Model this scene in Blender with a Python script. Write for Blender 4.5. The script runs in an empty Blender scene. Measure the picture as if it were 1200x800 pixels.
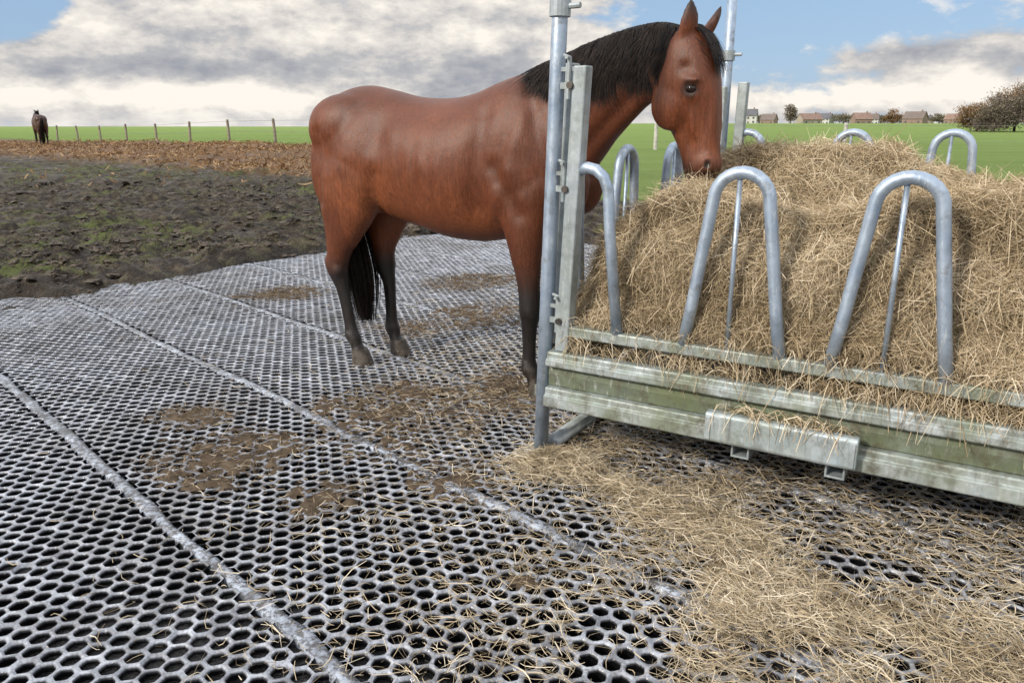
import bpy, math, random
import numpy as np
from mathutils import Vector
rng = np.random.default_rng(7); random.seed(7)
scene = bpy.context.scene
COL = scene.collection
PI = math.pi
# ------------------------------------------------------------------ maths
def ss(e0, e1, x):
    t = np.clip((np.asarray(x, float)-e0)/(e1-e0), 0, 1)
    return t*t*(3-2*t)
def _h(ix, iy, s):
    n = np.sin(ix*127.1+iy*311.7+s*74.7)*43758.5453
    return n-np.floor(n)
def vn(x, y, s=0):
    ix = np.floor(x); iy = np.floor(y); fx = x-ix; fy = y-iy
    fx = fx*fx*(3-2*fx); fy = fy*fy*(3-2*fy)
    a = _h(ix, iy, s); b = _h(ix+1, iy, s); c = _h(ix, iy+1, s); d = _h(ix+1, iy+1, s)
    return (a*(1-fx)+b*fx)*(1-fy)+(c*(1-fx)+d*fx)*fy
def fbm(x, y, s=0, o=4):
    x = np.asarray(x, float); y = np.asarray(y, float)
    r = 0; amp = .5; tot = 0
    for i in range(o):
        r = r+amp*vn(x*2**i+i*13.7, y*2**i+i*7.3, s+i); tot += amp; amp *= .5
    return r/tot
CAMZ = 1.4; PITCH = math.radians(15.64); FP = 900.0
cp, sp = math.cos(PITCH), math.sin(PITCH)
def G(px, py, z=0.0):           # where a pixel of the photo meets a level plane
    r = (px-600)/FP; d = (py-400)/FP
    t = (CAMZ-z)/(sp+cp*d)
    return np.array([r*t, (cp-sp*d)*t, z])
def proj(x, y, z):
    zr = z-CAMZ; f = y*cp-zr*sp; u = y*sp+zr*cp
    return 600+FP*x/f, 400-FP*u/f, f
# ------------------------------------------------------------------ objects
ORG = {}
def tag(o, label=None, cat=None, group=None, kind=None):
    if label: o['label'] = label
    if cat: o['category'] = cat
    if group: o['group'] = group
    if kind: o['kind'] = kind
    return o
def empty(name, loc, label, cat, group=None):
    o = bpy.data.objects.new(name, None); COL.objects.link(o)
    o.location = loc; o.empty_display_size = .2
    ORG[o.name] = np.array(loc, float)
    return tag(o, label, cat, group)
def link_mesh(name, me, mat, parent=None, org=None, smooth=True):
    o = bpy.data.objects.new(name, me); COL.objects.link(o)
    og = ORG[parent.name] if parent is not None else (np.array(org, float) if org is not None else np.zeros(3))
    n = len(me.vertices); co = np.empty(n*3, np.float32); me.vertices.foreach_get('co', co)
    co = (co.reshape(-1, 3)-og.astype(np.float32)); me.vertices.foreach_set('co', co.ravel())
    if parent is not None: o.parent = parent
    else: o.location = og
    ORG[o.name] = og
    if mat: me.materials.append(mat)
    me.polygons.foreach_set('use_smooth', [smooth]*len(me.polygons))
    me.update()
    return o
def np_mesh(name, V, Q):
    V = np.ascontiguousarray(V, np.float32); Q = np.ascontiguousarray(Q, np.int32)
    me = bpy.data.meshes.new(name)
    me.vertices.add(len(V)); me.vertices.foreach_set('co', V.ravel())
    me.loops.add(Q.size); me.loops.foreach_set('vertex_index', Q.ravel())
    me.polygons.add(len(Q)); me.polygons.foreach_set('loop_start', np.arange(0, Q.size, Q.shape[1], dtype=np.int32))
    me.update(calc_edges=True); me.validate()
    return me
def fattr(me, name, arr):
    a = me.attributes.new(name, 'FLOAT', 'POINT'); a.data.foreach_set('value', np.asarray(arr, np.float32))
def cattr(me, name, arr):
    a = me.attributes.new(name, 'FLOAT_COLOR', 'POINT'); a.data.foreach_set('color', np.asarray(arr, np.float32).ravel())
class MB:
    def __init__(s): s.v = []; s.f = []
    def add(s, V, Fs):
        b = len(s.v); s.v += [tuple(map(float, p)) for p in V]; s.f += [tuple(i+b for i in f) for f in Fs]
    def rings(s, R, cap=True):
        n = len(R[0]); V = [p for r in R for p in r]; Fs = []
        for i in range(len(R)-1):
            for j in range(n):
                k = (j+1) % n
                Fs.append((i*n+j, i*n+k, (i+1)*n+k, (i+1)*n+j))
        if cap:
            Fs.append(tuple(range(n-1, -1, -1))); Fs.append(tuple((len(R)-1)*n+j for j in range(n)))
        s.add(V, Fs)
    def tube(s, pts, r, seg=12, cap=True):
        pts = [np.array(p, float) for p in pts]; R = []
        rr = r if hasattr(r, '__len__') else [r]*len(pts)
        t0 = pts[1]-pts[0]; t0 /= np.linalg.norm(t0)
        up = np.array([0, 0, 1.]) if abs(t0[2]) < .9 else np.array([1., 0, 0])
        u = np.cross(t0, up); u /= np.linalg.norm(u)
        for i, p in enumerate(pts):
            a = pts[max(i-1, 0)]; b = pts[min(i+1, len(pts)-1)]
            t = b-a; t /= np.linalg.norm(t)
            u = u-t*np.dot(u, t); u /= np.linalg.norm(u); w = np.cross(t, u)
            R.append([p+rr[i]*(math.cos(2*PI*j/seg)*u+math.sin(2*PI*j/seg)*w) for j in range(seg)])
        s.rings(R, cap)
    def box(s, c, ex, ey, ez):
        c = np.array(c, float); ex, ey, ez = [np.array(e, float) for e in (ex, ey, ez)]
        V = [c+i*ex+j*ey+k*ez for k in (-1, 1) for i, j in ((-1, -1), (1, -1), (1, 1), (-1, 1))]
        s.add(V, [(3, 2, 1, 0), (4, 5, 6, 7), (0, 1, 5, 4), (1, 2, 6, 5), (2, 3, 7, 6), (3, 0, 4, 7)])
    def ell(s, c, ax, ay, az, n=24, m=16):
        c = np.array(c, float); ax, ay, az = [np.array(e, float) for e in (ax, ay, az)]
        V = [c-az]
        for i in range(1, m):
            ph = -PI/2+PI*i/m
            for j in range(n):
                th = 2*PI*j/n
                V.append(c+math.cos(ph)*(math.cos(th)*ax+math.sin(th)*ay)+math.sin(ph)*az)
        V.append(c+az); Fs = []
        for j in range(n): Fs.append((0, 1+(j+1) % n, 1+j))
        for i in range(m-2):
            for j in range(n):
                k = (j+1) % n; Fs.append((1+i*n+j, 1+i*n+k, 1+(i+1)*n+k, 1+(i+1)*n+j))
        L = len(V)-1
        for j in range(n): Fs.append((L, 1+(m-2)*n+j, 1+(m-2)*n+(j+1) % n))
        s.add(V, Fs)
    def mesh(s, name):
        me = bpy.data.meshes.new(name); me.from_pydata(s.v, [], s.f); me.update(); return me
    def build(s, name, mat, parent=None, org=None, smooth=False):
        return link_mesh(name, s.mesh(name), mat, parent, org, smooth)
def bevel(o, w=.004, seg=2):
    m = o.modifiers.new('bevel', 'BEVEL'); m.width = w; m.segments = seg; m.limit_method = 'ANGLE'
    return o
def autosmooth(o, ang=40):
    me = o.data
    me.polygons.foreach_set('use_smooth', [True]*len(me.polygons))
    try: me.set_sharp_from_angle(angle=math.radians(ang))
    except Exception: pass
    return o
def ribbons(P, W, S):
    N, K, _ = P.shape
    if S.ndim == 2: S = np.repeat(S[:, None, :], K, 1)
    V = np.stack([P-S*W[..., None]/2, P+S*W[..., None]/2], 2).reshape(-1, 3)
    base = (np.arange(N)*K*2)[:, None]+(np.arange(K-1)*2)[None, :]
    Q = np.stack([base, base+1, base+3, base+2], -1).reshape(-1, 4)
    return V, Q
def unit(v): return v/np.maximum(np.linalg.norm(v, axis=-1, keepdims=True), 1e-9)
def straw(root, nrm, L, tilt=.35, curl=.5, w=.003, K=4, lift=.01, sag=.0):
    N = len(root); d = rng.normal(size=(N, 3))
    d = d-nrm*np.sum(d*nrm, 1, keepdims=True); d = unit(d)
    d = unit(d+nrm*rng.normal(size=(N, 1))*tilt)
    bd = rng.normal(size=(N, 3))*curl
    t = np.linspace(-.5, .5, K)
    P = root[:, None, :]+d[:, None, :]*(L[:, None, None]*t[None, :, None])+bd[:, None, :]*(L[:, None, None]*(t[None, :, None]**2-.08))
    P = P+nrm[:, None, :]*(rng.random((N, 1, 1))*lift)
    P[..., 2] -= sag*L[:, None]*(np.abs(t)[None, :]*2)**2
    S = unit(np.cross(d, rng.normal(size=(N, 3))))
    W = np.ones((N, K))*(w*(.6+.8*rng.random((N, 1)))); W[:, 0] *= .6; W[:, -1] *= .4
    V, Q = ribbons(P, W, S)
    tint = np.repeat(rng.random(N), K*2)
    return V, Q, tint
# ------------------------------------------------------------------ materials
def nmat(name):
    m = bpy.data.materials.new(name); m.use_nodes = True
    nt = m.node_tree; return m, nt, nt.nodes['Principled BSDF']
def nd(nt, typ, **kw):
    n = nt.nodes.new(typ)
    for k, v in kw.items(): setattr(n, k, v)
    return n
def lk(nt, a, b): nt.links.new(a, b)
def sock(nt, x, inp):
    if isinstance(x, bpy.types.NodeSocket): nt.links.new(x, inp)
    else: inp.default_value = x
def M(nt, op, a, b=None, c=None, clamp=False):
    n = nt.nodes.new('ShaderNodeMath'); n.operation = op; n.use_clamp = clamp
    sock(nt, a, n.inputs[0])
    if b is not None: sock(nt, b, n.inputs[1])
    if c is not None: sock(nt, c, n.inputs[2])
    return n.outputs[0]
def mixc(nt, f, a, b, blend='MIX'):
    n = nt.nodes.new('ShaderNodeMix'); n.data_type = 'RGBA'; n.blend_type = blend
    sock(nt, f, n.inputs[0])
    for x, i in ((a, 6), (b, 7)):
        if isinstance(x, tuple): n.inputs[i].default_value = (*x, 1) if len(x) == 3 else x
        else: nt.links.new(x, n.inputs[i])
    return n.outputs[2]
def ramp(nt, f, stops):
    n = nt.nodes.new('ShaderNodeValToRGB'); sock(nt, f, n.inputs[0]); e = n.color_ramp.elements
    while len(e) < len(stops): e.new(.5)
    for el, (p, c) in zip(e, stops):
        el.position = p; el.color = (*c, 1) if isinstance(c, tuple) else (c, c, c, 1)
    return n.outputs[0]
def noise(nt, scale, detail=3, rough=.55, vec=None, coord='Object', stretch=None, dist=0.):
    n = nt.nodes.new('ShaderNodeTexNoise'); n.inputs['Scale'].default_value = scale
    n.inputs['Detail'].default_value = min(detail, 5); n.inputs['Roughness'].default_value = rough
    n.inputs['Distortion'].default_value = dist
    if vec is None:
        tc = nt.nodes.new('ShaderNodeTexCoord'); vec = tc.outputs[coord]
    if stretch:
        mp = nt.nodes.new('ShaderNodeMapping'); mp.inputs['Scale'].default_value = stretch
        nt.links.new(vec, mp.inputs[0]); vec = mp.outputs[0]
    nt.links.new(vec, n.inputs['Vector']); return n.outputs['Fac']
def attr(nt, name, out='Fac'):
    n = nt.nodes.new('ShaderNodeAttribute'); n.attribute_name = name; return n.outputs[out]
def bump(nt, bs, h, strength=.3, dist=.01):
    n = nt.nodes.new('ShaderNodeBump'); n.inputs['Strength'].default_value = strength; n.inputs['Distance'].default_value = dist
    nt.links.new(h, n.inputs['Height']); nt.links.new(n.outputs[0], bs.inputs['Normal'])
def simple(name, c1, c2, scale=8, rough=.6, metal=0, bstr=.2, bscale=40, bdist=.005, spec=.4):
    m, nt, bs = nmat(name)
    f = noise(nt, scale, 4); lk(nt, ramp(nt, f, [(.35, c1), (.68, c2)]), bs.inputs['Base Color'])
    bs.inputs['Roughness'].default_value = rough; bs.inputs['Metallic'].default_value = metal
    bs.inputs['Specular IOR Level'].default_value = spec
    if bstr: bump(nt, bs, noise(nt, bscale, 3), bstr, bdist)
    return m
def galv(name, base=(.28, .36, .48), light=(.5, .59, .7), moss=0.0, rough=.42):
    m, nt, bs = nmat(name)
    f = noise(nt, 9, 5, .65); c = ramp(nt, f, [(.3, base), (.72, light)])
    sc = noise(nt, 60, 3, .7, stretch=(1, 1, .2)); c = mixc(nt, ramp(nt, sc, [(.58, 0.), (.72, .6)]), c, (.75, .78, .82))
    if moss:
        g = noise(nt, 3.5, 5, .72); gm = ramp(nt, g, [(.38, 0.), (.6, moss)])
        c = mixc(nt, gm, c, (.16, .19, .10))
        g2 = noise(nt, 13, 5, .75); c = mixc(nt, ramp(nt, g2, [(.48, 0.), (.66, moss)]), c, (.10, .085, .055))
        g3 = noise(nt, 26, 4, .6, stretch=(1, 1, .12)); c = mixc(nt, ramp(nt, g3, [(.52, 0.), (.7, moss*.7)]), c, (.13, .13, .10))
    else:
        g2 = noise(nt, 14, 5, .7); c = mixc(nt, ramp(nt, g2, [(.54, 0.), (.7, .65)]), c, (.18, .18, .17))
    lk(nt, c, bs.inputs['Base Color']); bs.inputs['Metallic'].default_value = .55 if not moss else .25
    lk(nt, ramp(nt, noise(nt, 22, 3), [(.3, rough-.1), (.7, rough+.2)]), bs.inputs['Roughness'])
    bump(nt, bs, noise(nt, 70, 3), .15, .003)
    return m
def tinted(name, stops, rough=.75, spec=.2):
    m, nt, bs = nmat(name)
    c = ramp(nt, attr(nt, 'tint'), stops); lk(nt, c, bs.inputs['Base Color'])
    bs.inputs['Roughness'].default_value = rough; bs.inputs['Specular IOR Level'].default_value = spec
    return m
M_STEEL = galv('galvanised_tube'); M_STEELD = galv('galvanised_post', (.3, .35, .4), (.52, .58, .62), .35, .45)
M_SKIRT = galv('mossy_galvanised_sheet', (.34, .4, .42), (.54, .59, .6), .75, .5)
M_PANEL = galv('green_stained_sheet', (.10, .125, .09), (.24, .28, .22), .9, .65)
M_PLATE = galv('galvanised_plate', (.36, .44, .49), (.54, .61, .64), .45, .45)
M_RUST = simple('dark_bolt_steel', (.05, .045, .04), (.14, .12, .11), 30, .5, .6)
M_HAY = tinted('hay_straw', [(0., (.15, .105, .057)), (.3, (.37, .285, .172)), (.65, (.57, .465, .315)), (1., (.78, .68, .52))])
M_HAYW = tinted('trodden_hay', [(0., (.12, .088, .055)), (.35, (.36, .285, .18)), (.7, (.58, .485, .34)), (1., (.80, .71, .56))])
M_DUNG = tinted('brown_litter', [(0., (.045, .032, .022)), (.5, (.12, .088, .058)), (1., (.38, .29, .19))])
M_LITTER = tinted('brown_field_litter', [(0., (.10, .05, .024)), (.5, (.25, .145, .07)), (1., (.48, .34, .19))])
M_GRASSB = tinted('grass_blades', [(0., (.05, .085, .018)), (.6, (.11, .165, .035)), (1., (.25, .26, .10))], .6, .3)
M_HAIR = simple('black_horse_hair', (.005, .004, .004), (.024, .015, .011), 30, .6, 0, 0, spec=.2)
M_HOOF = simple('muddy_hoof', (.04, .032, .025), (.12, .1, .08), 25, .6)
M_WOOD = simple('weathered_post_wood', (.16, .13, .1), (.36, .31, .25), 6, .85, 0, .4)
M_PALE = simple('pale_fence_post', (.4, .39, .36), (.6, .58, .54), 6, .8)
M_WIRE = simple('fence_wire_metal', (.2, .2, .2), (.35, .35, .35), 5, .5, .5, 0)
M_CLOD = simple('wet_mud_clod', (.022, .016, .011), (.12, .092, .066), 5, .5, 0, .8, 30, .03, .35)
# ground
m, nt, bs = nmat('paddock_ground'); M_GROUND = m
cov = nd(nt, 'ShaderNodeAttribute', attribute_name='cover'); sep = nd(nt, 'ShaderNodeSeparateColor'); lk(nt, cov.outputs['Color'], sep.inputs[0])
g = nd(nt, 'ShaderNodeNewGeometry'); pos = g.outputs['Position']
n1 = noise(nt, 1.3, 5, .65, pos); n2 = noise(nt, 6, 5, .75, pos); n3 = noise(nt, 38, 4, .7, pos)
mud = ramp(nt, n2, [(.36, (.016, .011, .008)), (.5, (.07, .051, .035)), (.64, (.21, .165, .12))])
mud = mixc(nt, M(nt, 'MULTIPLY', n3, .4), mud, (.03, .022, .015))
tuft = mixc(nt, n3, (.05, .08, .016), (.21, .235, .07))
tm = ramp(nt, M(nt, 'ADD', M(nt, 'MULTIPLY', n2, .6), M(nt, 'MULTIPLY', n1, .4)), [(.5, 0.), (.57, 1.)])
field = mixc(nt, ramp(nt, noise(nt, .05, 4, .6, pos, stretch=(1, 5, 1)), [(.35, 0.), (.65, 1.)]), (.16, .265, .04), (.235, .35, .075))
field = mixc(nt, M(nt, 'MULTIPLY', n3, .35), field, (.10, .155, .03))
field = mixc(nt, ramp(nt, noise(nt, .5, 5, .75, pos, stretch=(1, .4, 1)), [(.42, 0.), (.66, .45)]), field, (.25, .30, .11))
gr = sep.outputs[0]
part = M(nt, 'MULTIPLY', gr, 2, clamp=True); full = M(nt, 'SUBTRACT', M(nt, 'MULTIPLY', gr, 2), 1, clamp=True)
dng = mixc(nt, n2, (.11, .054, .026), (.37, .215, .11)); dng = mixc(nt, ramp(nt, n3, [(.5, 0.), (.7, .7)]), dng, (.44, .31, .175))
c = mixc(nt, M(nt, 'MULTIPLY', sep.outputs[1], ramp(nt, n1, [(.3, .55), (.5, 1.)])), mud, dng)
c = mixc(nt, M(nt, 'MULTIPLY', part, tm), c, tuft)
c = mixc(nt, full, c, field)
c = mixc(nt, sep.outputs[2], c, mixc(nt, n3, (.005, .0055, .007), (.02, .018, .017)))
lk(nt, c, bs.inputs['Base Color'])
rg = ramp(nt, n1, [(.35, .28), (.55, .8)]); rr = mixc(nt, sep.outputs[2], rg, ramp(nt, n2, [(.4, .1), (.6, .4)])); rr = mixc(nt, full, rr, (.9, .9, .9))
lk(nt, rr, bs.inputs['Roughness']); bs.inputs['Specular IOR Level'].default_value = .35
hb = M(nt, 'ADD', M(nt, 'MULTIPLY', n2, 1.), M(nt, 'MULTIPLY', n3, .45))
hb = M(nt, 'MULTIPLY', hb, M(nt, 'SUBTRACT', 1., M(nt, 'MULTIPLY', sep.outputs[2], .88))); bump(nt, bs, hb, 1., .16)
# mats
m, nt, bs = nmat('honeycomb_plastic'); M_MAT = m
g = nd(nt, 'ShaderNodeNewGeometry'); pos = g.outputs['Position']
n1 = noise(nt, 1.0, 5, .65, pos); n2 = noise(nt, 11, 5, .7, pos); n3 = noise(nt, 90, 3, .7, pos)
c = ramp(nt, n2, [(.3, (.12, .13, .155)), (.48, (.29, .315, .37)), (.66, (.58, .615, .69))])  # pale bluish stops paint wet sky sheen into the plastic colour
dm = M(nt, 'ADD', M(nt, 'MULTIPLY', n1, .55), M(nt, 'MULTIPLY', n3, .45))
c = mixc(nt, ramp(nt, dm, [(.46, 0.), (.6, .8)]), c, (.10, .084, .072))
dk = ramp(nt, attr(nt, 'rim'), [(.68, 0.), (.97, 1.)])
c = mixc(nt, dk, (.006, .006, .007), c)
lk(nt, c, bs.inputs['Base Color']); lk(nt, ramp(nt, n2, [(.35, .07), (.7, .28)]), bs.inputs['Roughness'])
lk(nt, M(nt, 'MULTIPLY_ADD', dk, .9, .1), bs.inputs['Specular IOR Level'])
bump(nt, bs, M(nt, 'ADD', n3, M(nt, 'MULTIPLY', n2, 1.8)), .5, .006)
m, nt, bs = nmat('mat_joint_plastic'); M_JOINT = m
g = nd(nt, 'ShaderNodeNewGeometry'); pos = g.outputs['Position']
n2 = noise(nt, 6, 5, .75, pos); n3 = noise(nt, 40, 5, .7, pos)
c = ramp(nt, n2, [(.4, (.07, .076, .09)), (.5, (.28, .315, .38)), (.64, (.54, .6, .7))])
c = mixc(nt, ramp(nt, n3, [(.45, 0.), (.57, .9)]), c, (.05, .045, .042))
lk(nt, c, bs.inputs['Base Color']); bs.inputs['Roughness'].default_value = .18; bs.inputs['Specular IOR Level'].default_value = .8; bump(nt, bs, n3, .6, .005)
# horse coat
def coat(name, bay1, bay2, bay3):
    m, nt, bs = nmat(name)
    n1 = noise(nt, 3.6, 5, .7); n2 = noise(nt, 34, 4, .65, stretch=(1, 1, .45)); n3 = noise(nt, 300, 4, .7, stretch=(1, 1, .18)); n4 = noise(nt, 90, 4, .7, stretch=(1, 1, .12))
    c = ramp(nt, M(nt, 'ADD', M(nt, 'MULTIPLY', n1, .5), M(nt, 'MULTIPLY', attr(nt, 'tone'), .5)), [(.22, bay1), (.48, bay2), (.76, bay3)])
    c = mixc(nt, ramp(nt, n4, [(.4, .5), (.62, 0.)]), c, bay1); c = mixc(nt, ramp(nt, n3, [(.48, 0.), (.72, .4)]), c, bay3)
    k = M(nt, 'ADD', attr(nt, 'dark'), M(nt, 'MULTIPLY', M(nt, 'SUBTRACT', n2, .5), .35))
    k = M(nt, 'MULTIPLY', k, ramp(nt, attr(nt, 'dark'), [(0., 0.), (.12, 1.)]), clamp=True)
    c = mixc(nt, k, c, (.010, .008, .008))
    mudf = M(nt, 'MULTIPLY', attr(nt, 'mud'), ramp(nt, n2, [(.46, 0.), (.66, .6)])); c = mixc(nt, mudf, c, (.12, .095, .07))
    lk(nt, c, bs.inputs['Base Color']); lk(nt, ramp(nt, n4, [(.3, .36), (.7, .5)]), bs.inputs['Roughness'])
    bs.inputs['Specular IOR Level'].default_value = .48
    bump(nt, bs, M(nt, 'ADD', n3, M(nt, 'MULTIPLY', n4, 1.)), .36, .005)
    return m
M_COAT = coat('bay_coat', (.05, .0135, .0055), (.16, .044, .0155), (.33, .104, .038))
M_COATD = coat('dark_bay_coat', (.02, .009, .006), (.06, .025, .014), (.2, .10, .055))
m, nt, bs = nmat('dark_eye'); M_EYE = m
lk(nt, ramp(nt, noise(nt, 60, 2), [(.4, (.008, .004, .003)), (.7, (.02, .009, .006))]), bs.inputs['Base Color']); bs.inputs['Roughness'].default_value = .06
# ------------------------------------------------------------------ terrain
R2 = math.sqrt(2)
def wmin(u): return np.interp(u, [-2, 1.3, 2.7, 4, 5.5, 7], [-7.0, -7.15, -7.45, -7.75, -7.95, -8.1])
def mat_mask(x, y):
    u = (x+y)/R2; w = (x-y)/R2
    e = w-wmin(u)+(fbm(x*1.6, y*1.6, 3, 4)-.5)*.42
    lim = np.minimum(e, np.minimum(5.5-w, 7.4-u))
    return ss(-.12, .14, lim)
def yfield(x):
    return np.interp(x, [-3000, -13.1, -6, 1, 4, 3000], [2990*.98+44, 44, 36, 15, 12.5, 12.5])
def terrain(x, y):
    x = np.asarray(x, float); y = np.asarray(y, float)
    mm = mat_mask(x, y)
    near = 1-ss(30, 80, np.hypot(x, y))
    yf = yfield(x)
    paddock = 1-ss(-1.5, 1.5, y-yf)
    lump = ((fbm(x*1.9, y*1.9, 11, 6)-.45)*.28+(np.abs(fbm(x*3.3, y*3.3, 14, 5)-.5)-.07)*.22+(fbm(x*8, y*8, 16, 3)-.5)*.12)*near*(.25+.75*paddock)
    z = .045+lump
    mound = .33*ss(21, 40, y-.0*x)*(1-ss(44, 64, y))*(1-ss(-7, 0, x))*(1-ss(30, 60, -x)*.6)
    dung = ss(0, 3, y-(19.5+np.maximum(-5-x, 0)*.72))*(1-ss(-5, -1, x))*paddock
    z = z+mound+dung*((fbm(x*.9, y*.9, 31, 5)-.4)*.5)
    z = z+2.6*ss(90, 380, y)*ss(-40, 60, x)
    zin = -.040+.024*ss(.45, .78, fbm(x*1.7, y*1.7, 21, 4))+.014*(fbm(x*9, y*9, 23, 2)-.5)
    return z*(1-mm)+zin*mm, mm, dung, paddock
def axis(a, b, step, lo, hi, ratio=1.06):
    c = list(np.arange(a, b+1e-6, step)); s = step
    while c[-1] < hi: s *= ratio; c.append(c[-1]+s)
    s = step; d = []
    x = a
    while x > lo: s *= ratio; x -= s; d.append(x)
    return np.array(d[::-1]+c)
xs = axis(-9, 3.6, .045, -3200, 3200); ys = axis(1.0, 15, .045, -60, 4200, 1.05)
X, Y = np.meshgrid(xs, ys); Z, mm, dung, pad = terrain(X, Y)
nx, ny = len(xs), len(ys)
V = np.stack([X, Y, Z], -1).reshape(-1, 3)
i = (np.arange(ny-1)[:, None]*nx+np.arange(nx-1)[None, :]).ravel()
me = np_mesh('ground', V, np.stack([i, i+1, i+nx+1, i+nx], -1))
gmask = np.clip(.4*ss(.46, .64, fbm(X*.6, Y*.6, 41, 4))+.06+.3*np.exp(-(((X+5.2)/2.2)**2+((Y-8.3)/1.2)**2))+.8*np.exp(-(((X+11)/6)**2+((Y-25)/2.5)**2)), 0, .5)
grass = gmask*pad*(1-.8*dung)+(1-pad)
grass = np.where(np.hypot(X, Y) > 150, (Y > 0)*1.0+0*X, grass); grass = np.maximum(grass, (Y < -20)*1.0)
cattr(me, 'cover', np.stack([grass, dung, mm, np.ones_like(X)], -1).reshape(-1, 4))
gnd = link_mesh('ground', me, M_GROUND); tag(gnd, 'muddy paddock ground rising into brown litter and a bright green field', 'ground', kind='structure')
def tz(x, y): return float(terrain(np.array([x]), np.array([y]))[0][0])
# ------------------------------------------------------------------ honeycomb mats
def zmat(x, y): return .016*(fbm(x*.8, y*.8, 51, 2)-.5)*2+.008*(fbm(x*4, y*4, 52, 2)-.5)
eu = np.array([1, 1])/R2; ew = np.array([1, -1])/R2
HP = .0635
ang = [PI/6+k*PI/6 for k in range(12)]
hexo = np.array([[math.cos(a)*(1 if k % 2 == 0 else math.cos(PI/6)), math.sin(a)*(1 if k % 2 == 0 else math.cos(PI/6))] for k, a in enumerate(ang)])
hexi = np.array([[math.cos(a)*(.965 if k % 2 == 0 else .895), math.sin(a)*(.965 if k % 2 == 0 else .895)] for k, a in enumerate(ang)])
names = {-2: 'honeycomb mat strip at the bottom left corner of the photo',
 -1: 'near honeycomb mat strip left of the long pale seam nearest the lower left',
 0: 'honeycomb mat strip with two brown muck patches between the two longest pale seams',
 1: 'honeycomb mat strip under the hind hooves of the bay horse',
 2: 'honeycomb mat strip under the front hooves of the bay horse',
 3: 'honeycomb mat strip running just behind the standing bay horse',
 4: 'honeycomb mat strip one row further behind the horse, muddy at its end',
 5: 'farthest but one honeycomb mat strip behind the horse',
 6: 'farthest honeycomb mat strip seen under the belly of the horse'}
for k in range(-2, 7):
    u0 = .90+.94*k
    ws = np.arange(-9.2, 5.0, HP*.866); cells = []
    for r, w in enumerate(ws):
        for c_ in range(14):
            cells.append((u0+.004+HP*.5+c_*HP+(HP*.5 if r % 2 else 0), w))
    C = np.array(cells); cx = C[:, :1]*eu+C[:, 1:]*ew
    px, py, f = proj(cx[:, 0], cx[:, 1], 0*cx[:, 0])
    ok = (f > .8) & (px > -200) & (px < 1400) & (py < 940) & (C[:, 1] > wmin(C[:, 0])-.35)
    C = C[ok]; cx = cx[ok]
    if len(C) == 0: continue
    n = len(C)
    rj = np.clip(.0274*(1+.05*rng.normal(size=(n, 1, 1))), .024, .0302)
    do = hexo[None, :, :1]*eu+hexo[None, :, 1:]*ew; dv = hexi[None, :, :1]*eu+hexi[None, :, 1:]*ew
    out = cx[:, None, :]+do*(HP/math.sqrt(3))
    mid = cx[:, None, :]+dv*(rj+.0026)
    inn = cx[:, None, :]+dv*rj
    bot = cx[:, None, :]+dv*rj*.95
    def zz(p, dz): return np.concatenate([p, (zmat(p[..., 0], p[..., 1])+dz)[..., None]], -1)
    jt = rng.normal(size=(n, 1))*.0014
    V = np.stack([zz(out, .0015), zz(mid, .0+jt), zz(inn, -.004+jt), zz(bot, -.070)], 1).reshape(-1, 3)
    b = (np.arange(n)*48)[:, None]; Q = []
    for ring in range(3):
        for j in range(12):
            j2 = (j+1) % 12
            Q.append(np.concatenate([b+ring*12+j, b+ring*12+j2, b+(ring+1)*12+j2, b+(ring+1)*12+j], 1))
    me = np_mesh('ground_mat', V, np.stack(Q, 1).reshape(-1, 4))
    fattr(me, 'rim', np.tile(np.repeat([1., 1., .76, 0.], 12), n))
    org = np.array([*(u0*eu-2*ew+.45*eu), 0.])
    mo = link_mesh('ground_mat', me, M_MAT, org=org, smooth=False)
    tag(mo, names[k], 'mat', 'honeycomb mud mats laid in parallel strips')
    wv = np.arange(max(-9.2, wmin(u0)-.1), 5.0, .04); nw = len(wv)
    prof = [(-.029, -.03), (-.027, .0005), (-.010, .0022), (.010, .0022), (.027, .0005), (.029, -.03)]
    wob = .008*(vn(wv*2.3, wv*0+k, 5)-.5)*2
    VV = np.stack([np.concatenate([(((u0+du*(.5+.75*vn(wv*8, wv*0+k+du*50, 8))+wob)[:, None])*eu+wv[:, None]*ew), (zmat(((u0+du)*eu[0]+wv*ew[0]), ((u0+du)*eu[1]+wv*ew[1]))+dz+.006*(vn(wv*9, wv*0+k*3, 6)-.5))[:, None]], 1) for du, dz in prof], 1)
    npf = len(prof)
    i0 = (np.arange(nw-1)[:, None]*npf+np.arange(npf-1)[None, :]).ravel()
    me = np_mesh('edge_joint', VV.reshape(-1, 3), np.stack([i0, i0+npf, i0+npf+1, i0+1], -1))
    link_mesh('edge_joint', me, M_JOINT, mo)
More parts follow.
